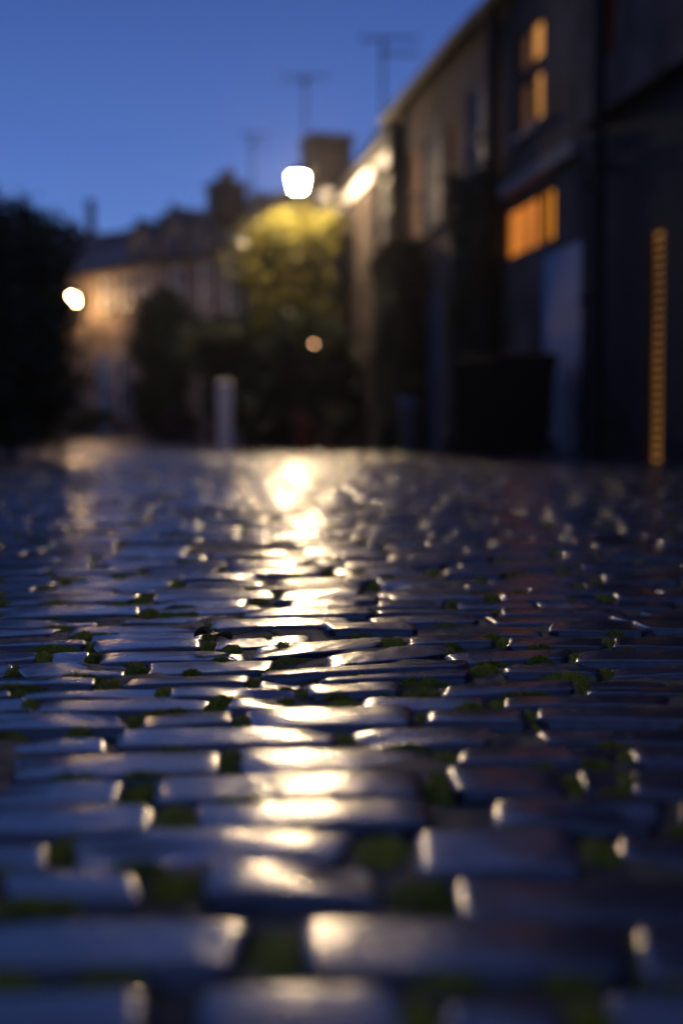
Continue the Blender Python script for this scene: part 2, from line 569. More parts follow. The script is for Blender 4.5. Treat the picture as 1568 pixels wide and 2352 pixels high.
# moss in the joints
mv, mf = [], []
mb = 0
for (x, y, rx, ry, near) in gaps:
    if near and rnd.random() < 0.08: continue
    if not near and rnd.random() < 0.2: continue
    n = 11 if near else 5
    a, b = np.meshgrid(np.linspace(-1, 1, n), np.linspace(-1, 1, n))
    rr = np.maximum(np.abs(a), np.abs(b))
    th = np.arctan2(b, a)
    rim = rr * (1 + 0.14 * np.sin(3 * th + rnd.uniform(0, 6)) + 0.1 * np.sin(5 * th + rnd.uniform(0, 6)))
    sy_ = rnd.uniform(0.55, 1.15)
    X = x + rim * np.cos(th) * rx * rnd.uniform(0.9, 1.25)
    Yy = y + rim * np.sin(th) * ry * sy_ + (1 - min(1, sy_)) * ry * rnd.uniform(-.8, .8)
    hgt = rnd.uniform(-0.004, 0.002)
    zz = H(X, Yy) + hgt - 0.016 * rr ** 3 + (0.0022 * noise2(X, Yy, 190, 3) + 0.0015 * noise2(X, Yy, 420, 9) if near else 0)
    mv.append(np.stack([X.ravel(), Yy.ravel(), zz.ravel()], 1))
    i0 = (np.arange(n - 1)[:, None] * n + np.arange(n - 1)[None, :]).ravel() + mb
    mf.append(np.stack([i0, i0 + 1, i0 + n + 1, i0 + n], 1))
    mb += n * n
    if near:     # tufts
        k = 170
        ang = rs.uniform(0, 6.283, k)
        q_ = np.sqrt(rs.uniform(0, 1, k))
        tx, ty = x + np.cos(ang) * q_ * rx, y + np.sin(ang) * q_ * ry
        tz = H(tx, ty) + hgt - 0.016 * q_ ** 3
        hh = rs.uniform(0.001, 0.0035, k)
        lx, ly = rs.normal(0, 0.0025, k), rs.normal(0, 0.0025, k)
        wa = rs.uniform(0, 6.283, k)
        wx, wy = np.cos(wa) * 0.0011, np.sin(wa) * 0.0011
        P = np.stack([
            np.stack([tx - wx, ty - wy, tz - 0.002], 1), np.stack([tx + wx, ty + wy, tz - 0.002], 1),
            np.stack([tx + wx * .6 + lx, ty + wy * .6 + ly, tz + hh], 1), np.stack([tx - wx * .6 + lx, ty - wy * .6 + ly, tz + hh], 1)], 1)
        mv.append(P.reshape(-1, 3))
        mf.append(np.arange(4 * k).reshape(k, 4) + mb)
        mb += 4 * k
moss_m = leafmat('moss', (0.36, 0.34, 0.02), 0.5, 0.7)
moss = mesh_obj('moss', np.concatenate(mv), np.concatenate(mf), moss_m, smooth=True)
tag(moss, 'green moss and sand tufts growing in the joints of the cobbles', 'moss', kind='stuff')

# ------------------------------------------------------------------ the row of houses
def line(d):
    return Vector((4.6 - 0.1635 * d, d))


M_BRICKGREY = mat('grey_render', (0.105, 0.072, 0.056), 0.95, 0.6, 1.3, 0.6, 18, spec=0.1)
M_PALE = mat('pale_render', (0.30, 0.27, 0.26), 0.85, 0.18, 2.0, 0.4, 20)
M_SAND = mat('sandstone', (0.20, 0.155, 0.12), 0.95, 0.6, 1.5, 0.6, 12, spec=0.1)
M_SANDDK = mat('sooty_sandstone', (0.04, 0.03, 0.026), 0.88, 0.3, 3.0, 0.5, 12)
M_DARKW = mat('dark_boarding', (0.03, 0.019, 0.013), 0.95, 0.3, 4.0, 0.3, 20)
M_SLATE = mat('slate', (0.035, 0.038, 0.05), 0.6, 0.35, 6.0, 0.5, 9)
M_IRON = mat('black_iron', (0.012, 0.012, 0.013), 0.7, 0.2, 6.0, 0.1, 30, spec=0.2)
M_WHITE = mat('white_paint', (0.62, 0.60, 0.56), 0.45, 0.08, 5.0, 0.1, 30)
M_CREAM = mat('cream_paint', (0.20, 0.18, 0.17), 0.8, 0.1, 5.0, 0.1, 30, spec=0.1)
M_BLUE = mat('blue_grey_paint', (0.16, 0.17, 0.24), 0.45, 0.1, 3.0, 0.15, 14)
M_PBLUE = mat('pale_blue_paint', (0.12, 0.16, 0.22), 0.45, 0.1, 3.0, 0.15, 14)
M_BROWNP = mat('brown_paint', (0.10, 0.045, 0.025), 0.8, 0.2, 4.0, 0.1, 20, spec=0.1)
M_GLASS = mat('dark_glass', (0.05, 0.055, 0.08), 0.6, 0.2, 1.0, 0.0, 1.0, spec=0.15)
M_BRICK = mat('chimney_brick', (0.04, 0.026, 0.022), 0.85, 0.35, 8.0, 0.5, 20)
M_POT = mat('clay_pot', (0.16, 0.085, 0.05), 0.8, 0.25, 8.0, 0.2, 20)
G_AMBER = glow('amber_light', (1.0, 0.30, 0.045), 0.55, 0.6, 4)
G_AMBER2 = glow('bright_amber_light', (1.0, 0.35, 0.03), 1.0, 0.3, 5)
G_WARM = glow('warm_window_light', (1.0, 0.42, 0.10), 0.5, 0.45, 6)
G_DIM = glow('dim_warm_light', (1.0, 0.42, 0.16), 0.055, 0.5, 5)
G_DIM2 = glow('dim_red_light', (1.0, 0.30, 0.10), 0.15, 0.7, 7)
G_SLAT = glow('golden_gap_light', (1.0, 0.43, 0.09), 0.42, 0.7, 3)


class House:
    """local x along the front away from the photographer's end, local y out to the street, z up"""
    def __init__(s, name, label, P0, P1, eave, depth=6.0, ridge=1.8, ridge_at=0.5, wall=None, roofm=None, group='houses of the row'):
        s.P0, s.P1 = Vector(P0), Vector(P1)
        s.L = (s.P1 - s.P0).length
        s.u = (s.P1 - s.P0) / s.L
        s.z0 = float(H(*s.P0)) - 0.05
        rz = math.atan2(s.u.y, s.u.x)
        s.o = empty(name, (s.P0.x, s.P0.y, s.z0), rz, label, 'house', group)
        s.eave = eave - s.z0
        s.depth = depth
        s.wallm = wall or M_SAND
        s.roofm = roofm or M_SLATE
        s.ridge, s.ridge_at = ridge, ridge_at
        s.ops = []
        s.rv = 0.075
        s.ov = 0.16

    def U(s, px, out=0.0):
        """distance along the front where the photograph's column px meets it"""
        k = (px - 784) / 3267.0
        n = Vector((-s.u.y, s.u.x))
        P = s.P0 + n * out
        # P.x + t u.x = k (P.y + t u.y)
        return (k * P.y - P.x) / (s.u.x - k * s.u.y)

    def local(s, p):
        q = Vector((p[0] - s.P0.x, p[1] - s.P0.y))
        n = Vector((-s.u.y, s.u.x))
        return Vector((q.dot(s.u), q.dot(n), p[2] - s.z0))

    def shell(s):
        L, D, e = s.L, s.depth, s.eave
        us = sorted(set([0, L] + [v for o in s.ops for v in o[:2]]))
        zs = sorted(set([0, e] + [v for o in s.ops for v in o[2:4]]))
        m = MB()
        for a, b in zip(us, us[1:]):
            for c, d in zip(zs, zs[1:]):
                mu, mz = (a + b) / 2, (c + d) / 2
                if any(o[0] < mu < o[1] and o[2] < mz < o[3] for o in s.ops): continue
                m.face((b, 0, c), (a, 0, c), (a, 0, d), (b, 0, d))
        rv = -s.rv
        for (a, b, c, d) in s.ops:
            m.face((a, 0, c), (a, rv, c), (a, rv, d), (a, 0, d))
            m.face((b, rv, c), (b, 0, c), (b, 0, d), (b, rv, d))
            m.face((a, 0, d), (a, rv, d), (b, rv, d), (b, 0, d))
            m.face((a, rv, c), (a, 0, c), (b, 0, c), (b, rv, c))
            m.face((b, rv - .03, c), (a, rv - .03, c), (a, rv - .03, d), (b, rv - .03, d))
        yr = -D * s.ridge_at
        for x, fl in ((0, 1), (L, 0)):
            p = [(x, 0, 0), (x, 0, e), (x, yr, e + s.ridge), (x, -D, e), (x, -D, 0)]
            m.face(*(p if fl else p[::-1]))
        m.face((0, -D, 0), (0, -D, e), (L, -D, e), (L, -D, 0))
        m.build('wall', s.wallm, s.o)
        # roof with thickness and small overhang
        r = MB()
        t, ov = 0.09, s.ov
        sl = s.ridge / max(0.2, -yr)
        a = [(-0.02, ov, e - sl * ov + 0.01), (-0.02, yr, e + s.ridge + 0.01), (-0.02, -D - ov, e - 0.05)]
        for (p, q_) in ((a[0], a[1]), (a[1], a[2])):
            lo = [(x, p[1], p[2] + h) for x in (-0.02, L + 0.02) for h in (0, t)]
            hi = [(x, q_[1], q_[2] + h) for x in (-0.02, L + 0.02) for h in (0, t)]
            r.face(lo[1], lo[3], hi[3], hi[1]); r.face(lo[0], hi[0], hi[2], lo[2])
            r.face(lo[0], lo[2], lo[3], lo[1]); r.face(hi[0], hi[1], hi[3], hi[2])
            r.face(lo[0], lo[1], hi[1], hi[0]); r.face(lo[2], hi[2], hi[3], lo[3])
        s.roof = r.build('roof', s.roofm, s.o)
        rt = MB().tube([(-0.03, yr, e + s.ridge + 0.11), (L + 0.03, yr, e + s.ridge + 0.11)], 0.08, 8)
        rt.build('ridge_tile', M_POT, s.roof)
        g = MB().tube([(0.02, ov + 0.06, e - sl * ov - 0.02), (L - 0.02, ov + 0.06, e - sl * ov - 0.02)], 0.065, 10)
        g.build('gutter', M_IRON, s.o)

    def window(s, px0, px1, z0, z1, pane=None, frame=None, bars=(1, 1), lintel=None, abs_z=True, sash=0.0, half=None):
        a, b = sorted((s.U(px0), s.U(px1)))
        if abs_z: z0, z1 = z0 - s.z0, z1 - s.z0
        s.ops.append((a, b, z0, z1))
        f = frame or M_WHITE
        m = MB()
        w = 0.055
        y0, y1 = -0.068, -0.012
        m.box(a + .002, a + w, y0, y1, z0 + .002, z1 - .002); m.box(b - w, b - .002, y0, y1, z0 + .002, z1 - .002)
        m.box(a + w, b - w, y0, y1, z0 + .002, z0 + w); m.box(a + w, b - w, y0, y1, z1 - w, z1 - .002)
        for i in range(bars[0]):
            x = a + (b - a) * (i + 1) / (bars[0] + 1)
            m.box(x - .018, x + .018, y0 + .01, y1 - .01, z0 + w, z1 - w)
        for i in range(bars[1]):
            z = z0 + (z1 - z0) * (i + 1) / (bars[1] + 1)
            m.box(a + w, b - w, y0 + .003, y1 - .002, z - .022, z + .022)
        wo_ = m.build('window', f, s.o)
        MB().box(a + .01, b - .01, y0 - .004, y0 + .008, z0 + .01, z1 - .01).build('glass', pane or M_GLASS, wo_)
        MB().box(a - .08, b + .08, -0.06, 0.07, z0 - 0.07, z0 + .001, 0.01).build('sill', lintel or M_SANDDK, wo_)
        return wo_

    def door(s, px0, px1, z1, m_, z0=0.05, handle=True, boards=0, name='door'):
        a, b = sorted((s.U(px0), s.U(px1)))
        z1 = z1 - s.z0
        s.ops.append((a, b, z0, z1))
        m = MB()
        if boards:
            n = boards
            for i in range(n):
                x = a + (b - a) * i / n
                m.box(x + .004, x + (b - a) / n - .004, -0.055, -0.022, z0 + .01, z1 - .02)
            m.box(a + .002, b - .002, -0.07, -0.054, z0 + .004, z1 - .002)
        else:
            m.box(a + .002, b - .002, -0.07, -0.04, z0 + .004, z1 - .002)
            st = 0.1
            for (x0, x1, c, d) in ((a + .003, a + st, z0 + .01, z1 - .004), (b - st, b - .003, z0 + .01, z1 - .004),
                                   (a + st, b - st, z0 + .01, z0 + .2), (a + st, b - st, z1 - .13, z1 - .004), (a + st, b - st, z0 + .95, z0 + 1.07)):
                m.box(x0, x1, -0.04, -0.02, c, d)
        d_ = m.build(name, m_, s.o)
        if handle:
            MB().tube([(a + .09, -0.045, z0 + 1.0), (a + .09, 0.005, z0 + 1.0)], [0.012, 0.02], 8).build('handle', mat('brass', (0.5, 0.36, 0.14), 0.25, 0.1, 9, 0, metal=1.0), d_)
        return d_

    def pipe(s, px, ztop=None, r=0.05, out=0.09):
        x = s.U(px, out)
        zt = (ztop - s.z0) if ztop else s.eave - 0.05
        m = MB().tube([(x, out, 0.08), (x, out, zt - .2), (x, out + .05, zt)], r, 10)
        for k in range(3):
            z = 0.5 + k * (zt - 0.8) / 2
            m.lathe([(r + .004, -.03), (r + .016, -.03), (r + .016, .03), (r + .004, .03)], (x, out, z), 10)
            m.box(x - .02, x + .02, 0.0, out - r, z - .02, z + .02)
        m.build('downpipe', M_IRON, s.o)

    def dormer(s, px, w, ztop, m_=None):
        c = s.U(px)
        e = s.eave - 0.12
        zt = ztop - s.z0
        h = (zt - e)
        m = MB()
        a, b = c - w / 2, c + w / 2
        y0, y1 = 0.03, -1.6
        zs = e + h * .45
        m.face((a, y0, e), (a, y0, zs), (c, y0, zt), (b, y0, zs), (b, y0, e))
        m.face((a, y1, e), (a, y1, zs), (a, y0, zs), (a, y0, e))
        m.face((b, y0, e), (b, y0, zs), (b, y1, zs), (b, y1, e))
        d = m.build('dormer', m_ or s.wallm, s.o)
        r = MB()
        for sx in (-1, 1):
            x = c + sx * (w / 2 + .1)
            r.face((x, y0 + .1, zs - .08), (c, y0 + .1, zt + .06), (c, y1, zt + .06), (x, y1, zs - .08))
            r.face((x, y0 + .1, zs - .14), (c, y0 + .1, zt), (c, y0 + .1, zt + .06), (x, y0 + .1, zs - .08))
        r.build('dormer_roof', s.roofm, d)
        MB().box(c - w * .25, c + w * .25, y0 + .004, y0 + .03, e + .05, zs).build('dormer_window', M_GLASS, d)

    def chimney(s, pos, w, dp, ztop, npots=3, zbase=None, pot_h=0.35, mm=None):
        c = s.local(pos)
        zt = ztop - s.z0
        zb = (zbase - s.z0) if zbase else s.eave
        m = MB().box(c.x - w / 2, c.x + w / 2, c.y - dp / 2, c.y + dp / 2, zb, zt - 0.16)
        m.box(c.x - w / 2 - .05, c.x + w / 2 + .05, c.y - dp / 2 - .05, c.y + dp / 2 + .05, zt - 0.16, zt - 0.03, 0.02)
        ch = m.build('chimney', mm or M_BRICK, s.o)
        for k in range(npots):
            x = c.x + (k - (npots - 1) / 2) * w / max(1, npots) * 0.9
            MB().lathe([(0.11, -0.03), (0.10, pot_h * .8), (0.125, pot_h * .84), (0.12, pot_h), (0.085, pot_h), (0.085, pot_h * .5)], (x, c.y, zt), 12).build('chimney_pot', M_POT, ch, True)
        return ch


# --- nearest house: pale upper storey jettied over a dark boarded ground floor
hC = House('mews_house', 'near house with pale jettied upper storey above dark boarded ground floor', line(-1.5), line(13.5), 5.9, 7, 1.9, wall=M_DARKW)
hC.ops.append((hC.U(1518), hC.U(1480), 0.12, 2.12))
hC.shell()
a, b = hC.U(1518), hC.U(1480)
lp = MB()
lp.box(a + .002, a + .03, -0.06, 0.0, 0.125, 2.115)
lp.box(b - .03, b - .002, -0.06, 0.0, 0.125, 2.115)
k = 0
z = 0.15
while z < 2.08:
    lp.box(a + .03, b - .03, -0.05, -0.03, z, z + .040)
    z += 0.072
lou = lp.build('louvred_panel', M_BROWNP, hC.o)
MB().box(a + .01, b - .01, -0.073, -0.062, 0.13, 2.11).build('lit_gap', G_SLAT, lou)
up = MB()
LC = hC.L
e = hC.eave
w0, w1 = hC.U(1402, .2), hC.U(1366, .2)
zw0, zw1 = 3.68 - hC.z0, 5.15 - hC.z0
zj = 3.22 - hC.z0
for (x0, x1, c, d) in ((0.0, w0, zj, e - .02), (w1, LC - .02, zj, e - .02), (w0, w1, zj, zw0), (w0, w1, zw1, e - .02)):
    up.box(x0, x1, 0.0, 0.2, c, d)
ups = up.build('upper_storey', M_BRICKGREY, hC.o)
wf = MB()
wf.box(w0 + .002, w0 + .06, 0.04, 0.14, zw0 + .002, zw1 - .002).box(w1 - .06, w1 - .002, 0.04, 0.14, zw0 + .002, zw1 - .002)
wf.box(w0 + .06, w1 - .06, 0.04, 0.14, zw0 + .002, zw0 + .06).box(w0 + .06, w1 - .06, 0.04, 0.14, zw1 - .06, zw1 - .002)
wf.box((w0 + w1) / 2 - .02, (w0 + w1) / 2 + .02, 0.05, 0.13, zw0 + .06, zw1 - .06)
wfo = wf.build('window', M_BROWNP, hC.o)
MB().box(w0 + .01, w1 - .01, 0.03, 0.038, zw0 + .01, zw1 - .01).build('glass', G_DIM2, wfo)
bm_ = MB()
for i in range(14):     # dark garage boards below the jetty
    x = 2.0 + i * 0.62
    if a - 0.1 < x < b + .3 or a - .1 < x + .6 < b + .3: continue
    bm_.box(x, x + .6, 0.004, 0.035, 0.1, 2.9)
bm_.build('timber_boarding', mat('black_boards', (0.028, 0.018, 0.013), 0.95, 0.3, 4, 0.3, 20), hC.o)
hC.pipe(1368, 5.3, 0.075, 0.24)

# --- amber-lit house
hB = House('mews_house', 'house with amber lit glazing band over a blue garage door', line(13.5), line(17.1), 5.42, 6, 1.8, wall=M_BRICKGREY)
hB.window(1240, 1180, 3.68, 4.82, pane=G_DIM, frame=M_BROWNP, bars=(1, 1), lintel=M_CREAM)
wB = [o for o in hB.o.children if o.name.startswith('window')][-1]
x0, x1 = hB.U(1240), hB.U(1218)
MB().box(x0 + .04, x1, -0.058, -0.05, 3.72 - hB.z0, 4.26 - hB.z0).box(x0 + .04, x1 + .16, -0.058, -0.05, 4.42 - hB.z0, 4.8 - hB.z0).build('curtain', G_WARM, wB)
MB().box(x0 + .05, hB.U(1182), -0.050, -0.04, 4.27 - hB.z0, 4.41 - hB.z0).build('blind', M_DARKW, wB)
# glazing band
ga, gb = hB.U(1266), hB.U(1150)
gz0, gz1 = 2.38 - hB.z0, 2.95 - hB.z0
hB.ops.append((ga, gb, gz0, gz1))
gw = MB()
gm = hB.U(1229)
for x in (ga + .03, gm - .05, gm + .05, gb - .03, (ga + gm) / 2 + 0.02):
    gw.box(x - .024, x + .024, -0.068, -0.03, gz0 + .03, gz1 - .03)
gw.box(ga + .003, gb - .003, -0.068, -0.03, gz0 + .002, gz0 + .03).box(ga + .003, gb - .003, -0.068, -0.03, gz1 - .03, gz1 - .002)
go = gw.build('glazing_band', M_BROWNP, hB.o)
MB().box(ga + .01, gm - .06, -0.073, -0.066, gz0 + .01, gz1 - .01).build('glass', G_AMBER2, go)
MB().box(gm + .06, gb - .01, -0.073, -0.066, gz0 + .01, gz1 - .01).build('glass', G_AMBER, go)
MB().box(gm - .06, gm + .06, -0.073, -0.064, gz0 + .01, gz1 - .01).build('blind', M_DARKW, go)
MB().box(hB.U(1336), hB.U(1168), 0.0, 0.14, 3.06 - hB.z0, 3.2 - hB.z0, 0.015).build('ledge', M_CREAM, hB.o)
hB.door(1342, 1238, 2.28, M_BLUE, boards=7, name='garage_door')
hB.shell()
hB.pipe(1336, 3.0, 0.035)

# --- pale-framed house
hA = House('mews_house', 'grey rendered house with pale framed upper windows and thick climbers below', line(17.1), line(22.9), 5.45, 6, 1.8, wall=M_BRICKGREY)
hA.window(1106, 1068, 3.42, 4.75, bars=(0, 1), frame=M_CREAM)
hA.window(1046, 1022, 3.42, 4.55, bars=(0, 1), pane=G_DIM, frame=M_BROWNP)
hA.window(1006, 966, 3.3, 4.7, bars=(1, 1), frame=M_CREAM)
hA.window(962, 928, 3.2, 4.7, bars=(0, 1), pane=G_DIM, frame=M_BROWNP)
hA.door(1006, 974, 2.4, M_PBLUE)
hA.shell()
hA.pipe(1128, 5.3, 0.09)

# --- white-eaved house lit by the lantern
hW = House('mews_house', 'house with bright white eaves board beside the glowing lantern', line(22.9), line(29.0), 5.2, 6, 1.5, 0.17, wall=mat('weathered_sandstone', (0.045, 0.036, 0.034), 0.95, 0.6, 1.5, 0.6, 12, spec=0.1))
hW.window(896, 874, 3.6, 4.6, bars=(0, 1))
hW.ov = 0.03
hW.shell()
MB().box(0.05, hW.L - .05, 0.005, 0.035, hW.eave - .40, hW.eave - .16).build('eaves_board', M_WHITE, hW.o)
MB().box(hW.U(778), hW.U(758), 0.004, 0.07, 4.2 - hW.z0, 4.88 - hW.z0).build('plaster_panel', M_WHITE, hW.o)
MB().box(hW.U(772), hW.U(758), 0.045, 0.30, 5.02 - hW.z0, 5.34 - hW.z0, 0.03).build('glare_box', M_WHITE, hW.o)  # added white box, catches the lantern to make a bright patch and its reflection
hW.pipe(904, 5.3, 0.10)
hW.pipe(864, 4.9, 0.06)

# --- houses round the bend
D0, D1, D2, D3, D4 = (-0.14, 29.0), (-1.5, 33.5), (-4.0, 38.0), (-8.0, 42.5), (-14.0, 46.0)
hD = House('mews_house', 'sandstone house with a broad square chimney behind the lit tree', D0, D1, 5.2, 6, 1.3, 0.35, wall=M_SAND)
hD.door(652, 634, 2.35, M_WHITE)
hD.window(700, 680, 3.4, 4.5, bars=(0, 1))
hD.shell()
hD.chimney((-0.35, 33.2, 0), 1.0, 0.95, 7.3, 0, 5.0, mm=M_SANDDK)
hE = House('mews_house', 'dark slated house carrying the tall dark chimney stack', D1, D2, 5.2, 6, 1.6, 0.4, wall=M_SAND)
hE.window(545, 520, 3.5, 4.9, bars=(0, 1))
hE.window(480, 462, 3.5, 4.9, bars=(0, 1))
hE.door(500, 478, 2.5, M_SANDDK)
hE.shell()
hE.dormer(455, 1.3, 6.25)
hE.dormer(590, 1.2, 6.2)
hE.chimney((-3.05, 38.2, 0), 0.85, 0.8, 7.15, 3, 5.0, 0.28)
hE.chimney((-3.05, 38.2, 0), 1.25, 1.1, 6.35, 0, 5.0)
hF = House('mews_house', 'sandstone house washed in warm light by the far lamp', D2, D3, 5.25, 5.5, 1.35, 0.42, wall=M_SAND)
hF.window(262, 236, 4.0, 4.95, bars=(0, 1))
hF.window(303, 276, 4.0, 4.95, bars=(0, 1))
hF.window(345, 318, 4.0, 5.0, bars=(0, 1))
hF.door(256, 226, 2.75, M_PBLUE)
hF.window(303, 270, 0.95, 2.75, bars=(0, 1))
hF.window(420, 396, 3.9, 4.95, bars=(0, 1))
hF.shell()
hF.dormer(330, 1.3, 6.35)
hF.dormer(405, 1.3, 6.5)
hF.chimney((-4.95, 42.2, 0), 0.5, 0.6, 6.95, 1, 5.0, 0.3)
hF.chimney((-6.2, 43.8, 0), 0.45, 0.6, 6.75, 1, 5.0, 0.3)
hG = House('mews_house', 'farthest house, dark gable with one thin chimney pipe', D3, D4, 5.1, 6, 1.5, 0.4, wall=M_SAND)
hG.window(192, 165, 3.9, 4.9, bars=(0, 1))
hG.window(150, 128, 3.9, 4.9, bars=(0, 1))
hG.door(170, 146, 2.5, M_SANDDK)
hG.shell()
gch = hG.chimney((-8.75, 49.3, 0), 0.95, 0.6, 7.4, 0, 5.0)
c = hG.local((-8.6, 49.3, 0))
MB().lathe([(0.16, -.1), (0.14, 0.9), (0.17, 0.95), (0.17, 1.1), (0.1, 1.15)], (c.x, c.y, 7.4 - hG.z0), 12).build('flue', M_IRON, gch, True)

# garden wall along the other side of the street
gw_pts = [(-4.9, -2), (-5.6, 6), (-7.4, 16), (-9.4, 26), (-13.5, 36), (-19, 43)]
gwo = empty('garden_wall', (-4.9, -2, 0), 0, 'long rough sandstone garden wall behind the dark left hand trees', 'garden wall')
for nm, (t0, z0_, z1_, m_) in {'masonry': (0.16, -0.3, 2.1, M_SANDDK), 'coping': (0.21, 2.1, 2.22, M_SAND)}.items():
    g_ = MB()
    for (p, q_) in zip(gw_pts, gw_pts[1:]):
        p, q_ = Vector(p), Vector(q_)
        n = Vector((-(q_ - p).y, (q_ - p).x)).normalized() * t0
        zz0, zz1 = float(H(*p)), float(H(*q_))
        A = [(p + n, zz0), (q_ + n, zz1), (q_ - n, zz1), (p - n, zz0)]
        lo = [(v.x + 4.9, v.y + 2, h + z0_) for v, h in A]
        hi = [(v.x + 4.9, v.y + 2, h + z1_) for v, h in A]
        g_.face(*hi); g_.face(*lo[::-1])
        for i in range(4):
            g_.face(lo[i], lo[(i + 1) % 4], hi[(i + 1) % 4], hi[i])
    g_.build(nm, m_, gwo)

# ------------------------------------------------------------------ television aerials
def aerial(base, top, tilt, arms, label):
    o = empty('tv_aerial', base, tilt, label, 'aerial', 'television aerials on the roofs')
    h = top - base[2]
    MB().tube([(0, 0, -0.3), (0, 0, h)], 0.028, 6).build('mast', M_IRON, o)
    m = MB()
    for (z, x0, x1) in arms:
        m.tube([(x0, 0, h + z), (x1, 0, h + z + 0.02)], 0.022, 5)
        n = 7
        for i in range(n):
            x = x0 + (x1 - x0) * i / (n - 1)
            m.tube([(x, -0.16, h + z + .01), (x, 0.16, h + z + .01)], 0.008, 4)
    m.build('antenna_boom', M_IRON, o)
    m = MB()
    for i in range(5):
        m.tube([(arms[0][1] + 0.03, -0.22, h + arms[0][0] - .1 + i * .05), (arms[0][1] + 0.03, .22, h + arms[0][0] - .1 + i * .05)], 0.007, 4)
    m.build('reflector', M_IRON, o)


p = px_at(878, 250, 25.5)
aerial((p.x, p.y, 5.9), px_at(878, 100, 25.5).z, 0, ((-0.04, -0.38, 0.60), (-0.30, -0.06, 0.62)), 'tallest television aerial with two long arms, on the roof right of the lamp')
p = px_at(690, 320, 33.2)
aerial((p.x + 0.12, p.y, 7.27), px_at(690, 185, 33.2).z, 0, ((-0.06, -0.5, 0.55), (-0.16, -0.14, 0.12)), 'television aerial on the broad chimney directly above the lamp')
p = px_at(580, 400, 40)
aerial((p.x, p.y + 0.2, 6.3), px_at(580, 312, 40).z, 0, ((-0.03, -0.25, 0.5), (-0.3, -0.1, 0.4)), 'faint small television aerial beside the tall chimney stack')

# ------------------------------------------------------------------ lanterns
def lantern(pos, wall_pt, glowmat, label, light, scale=1.0):
    o = empty('street_lamp', (pos[0], pos[1], pos[2]), 0, label, 'street lamp', 'lit street lamps')
    k = scale
    arm = MB()
    w = Vector((wall_pt[0] - pos[0], wall_pt[1] - pos[1], 0))
    arm.tube([(0, 0, -.20 * k), w * .25 + Vector((0, 0, -.26 * k)), w * .6 + Vector((0, 0, -.34)), w + Vector((0, 0, -.34))], 0.022, 8)
    arm.tube([w * .55 + Vector((0, 0, -.34)), w * .8 + Vector((0, 0, -.5)), w + Vector((0, 0, -.72))], 0.014, 6)
    arm.build('bracket', M_IRON, o)
    MB().lathe([(0.07, -0.19), (0.085, -0.175), (0.085, -0.16)], (0, 0, 0), 8).build('lantern_base', M_IRON, o)
    gl = MB().lathe([(0.085 * k, -0.158 * k), (0.115 * k, -0.11 * k), (0.16 * k, 0.09 * k), (0.15 * k, 0.115 * k)], (0, 0, 0), 8).build('lantern_glass', glowmat, o)
    MB().lathe([(0.175 * k, 0.117 * k), (0.18 * k, 0.13 * k), (0.10 * k, 0.21 * k), (0.045 * k, 0.24 * k), (0.04 * k, 0.28 * k), (0.012, 0.33 * k)], (0, 0, 0), 8).build('lantern_cap', M_IRON, o)
    return o


G_LAMP = glow('lantern_light', (1.0, 0.71, 0.40), LAMP_GLOW)
G_LAMP2 = glow('far_lantern_light', (1.0, 0.60, 0.26), LAMP2_GLOW)
lp1 = px_at(685, 425, 25.75)
lantern(lp1, line(26.1), G_LAMP, 'brilliant white glowing street lantern bracketed above the lit tree', 1, 1.0)
lp2 = px_at(172, 690, 40.8)
lantern(lp2, (lp2.x + 1.2, lp2.y + 1.15), G_LAMP2, 'far amber street lantern seen through the left tree leaves', 1, 0.9)

# small porch lamp
pl = px_at(721, 791, 25.2)
po = empty('porch_lamp', pl, 0, 'tiny warm porch lamp glinting in the dark shrubs under the lantern', 'lamp')
MB().lathe([(0.012, -.02), (0.02, -.01), (0.02, .01), (0.012, .02)], (0, 0, 0), 10).build('bulb', glow('porch_glow', (1.0, 0.5, 0.25), 15.0), po, True)
MB().tube([(0, 0, 0.021), (0, 0, 0.06), (0.05, 0.12, 0.08), (0.12, 0.5, 0.08)], 0.012, 6).build('bracket', M_IRON, po)

pl = px_at(168, 757, 41.2)
po = empty('added_disc_light', pl, 0, 'added amber glow for a blurred disc just below the far street lantern', 'lamp')  # added glow imitating one blurred disc of the far lantern
MB().lathe([(0.05, -.09), (0.075, -.05), (0.075, .05), (0.05, .09)], (0, 0, 0), 10).build('bulb', glow('amber_disc_glow', (1.0, 0.42, 0.10), 5.0), po, True)
MB().tube([(0, 0, 0.091), (0, 0, 0.16), (0.5, 0.6, 0.18), (1.0, 1.0, 0.18)], 0.02, 6).build('bracket', M_IRON, po)
# ------------------------------------------------------------------ foliage
def leaves(centers, size, r):
    n = len(centers)
    d1 = r.normal(0, 1, (n, 3)); d1[:, 2] *= 0.7
    d1 /= np.linalg.norm(d1, axis=1)[:, None]
    d2 = np.cross(d1, r.normal(0, 1, (n, 3)))
    d2 /= np.linalg.norm(d2, axis=1)[:, None]
    s = (size * r.uniform(0.6, 1.35, n))[:, None]
    nrm = np.cross(d1, d2)
    P = np.stack([centers - d1 * s, centers + d2 * s * .42 + nrm * s * .12, centers + d1 * s, centers - d2 * s * .42 + nrm * s * .12], 1)
    return P.reshape(-1, 3), np.arange(4 * n).reshape(n, 4)


def blob_points(n, lobes, r):
    """points spread through overlapping ellipsoidal clumps, denser toward their skin"""
    vol = np.array([a[3] * a[4] * a[5] for a in lobes])
    pick = r.choice(len(lobes), n, p=vol / vol.sum())
    L = np.array(lobes)[pick]
    d = r.normal(0, 1, (n, 3))
    d /= np.linalg.norm(d, axis=1)[:, None]
    q = r.uniform(0, 1, n) ** 0.45
    q = q * (1 + 0.12 * np.sin(d[:, 0] * 9 + pick) + 0.1 * np.sin(d[:, 2] * 13 + pick * 2))
    return L[:, :3] + d * L[:, 3:6] * q[:, None]


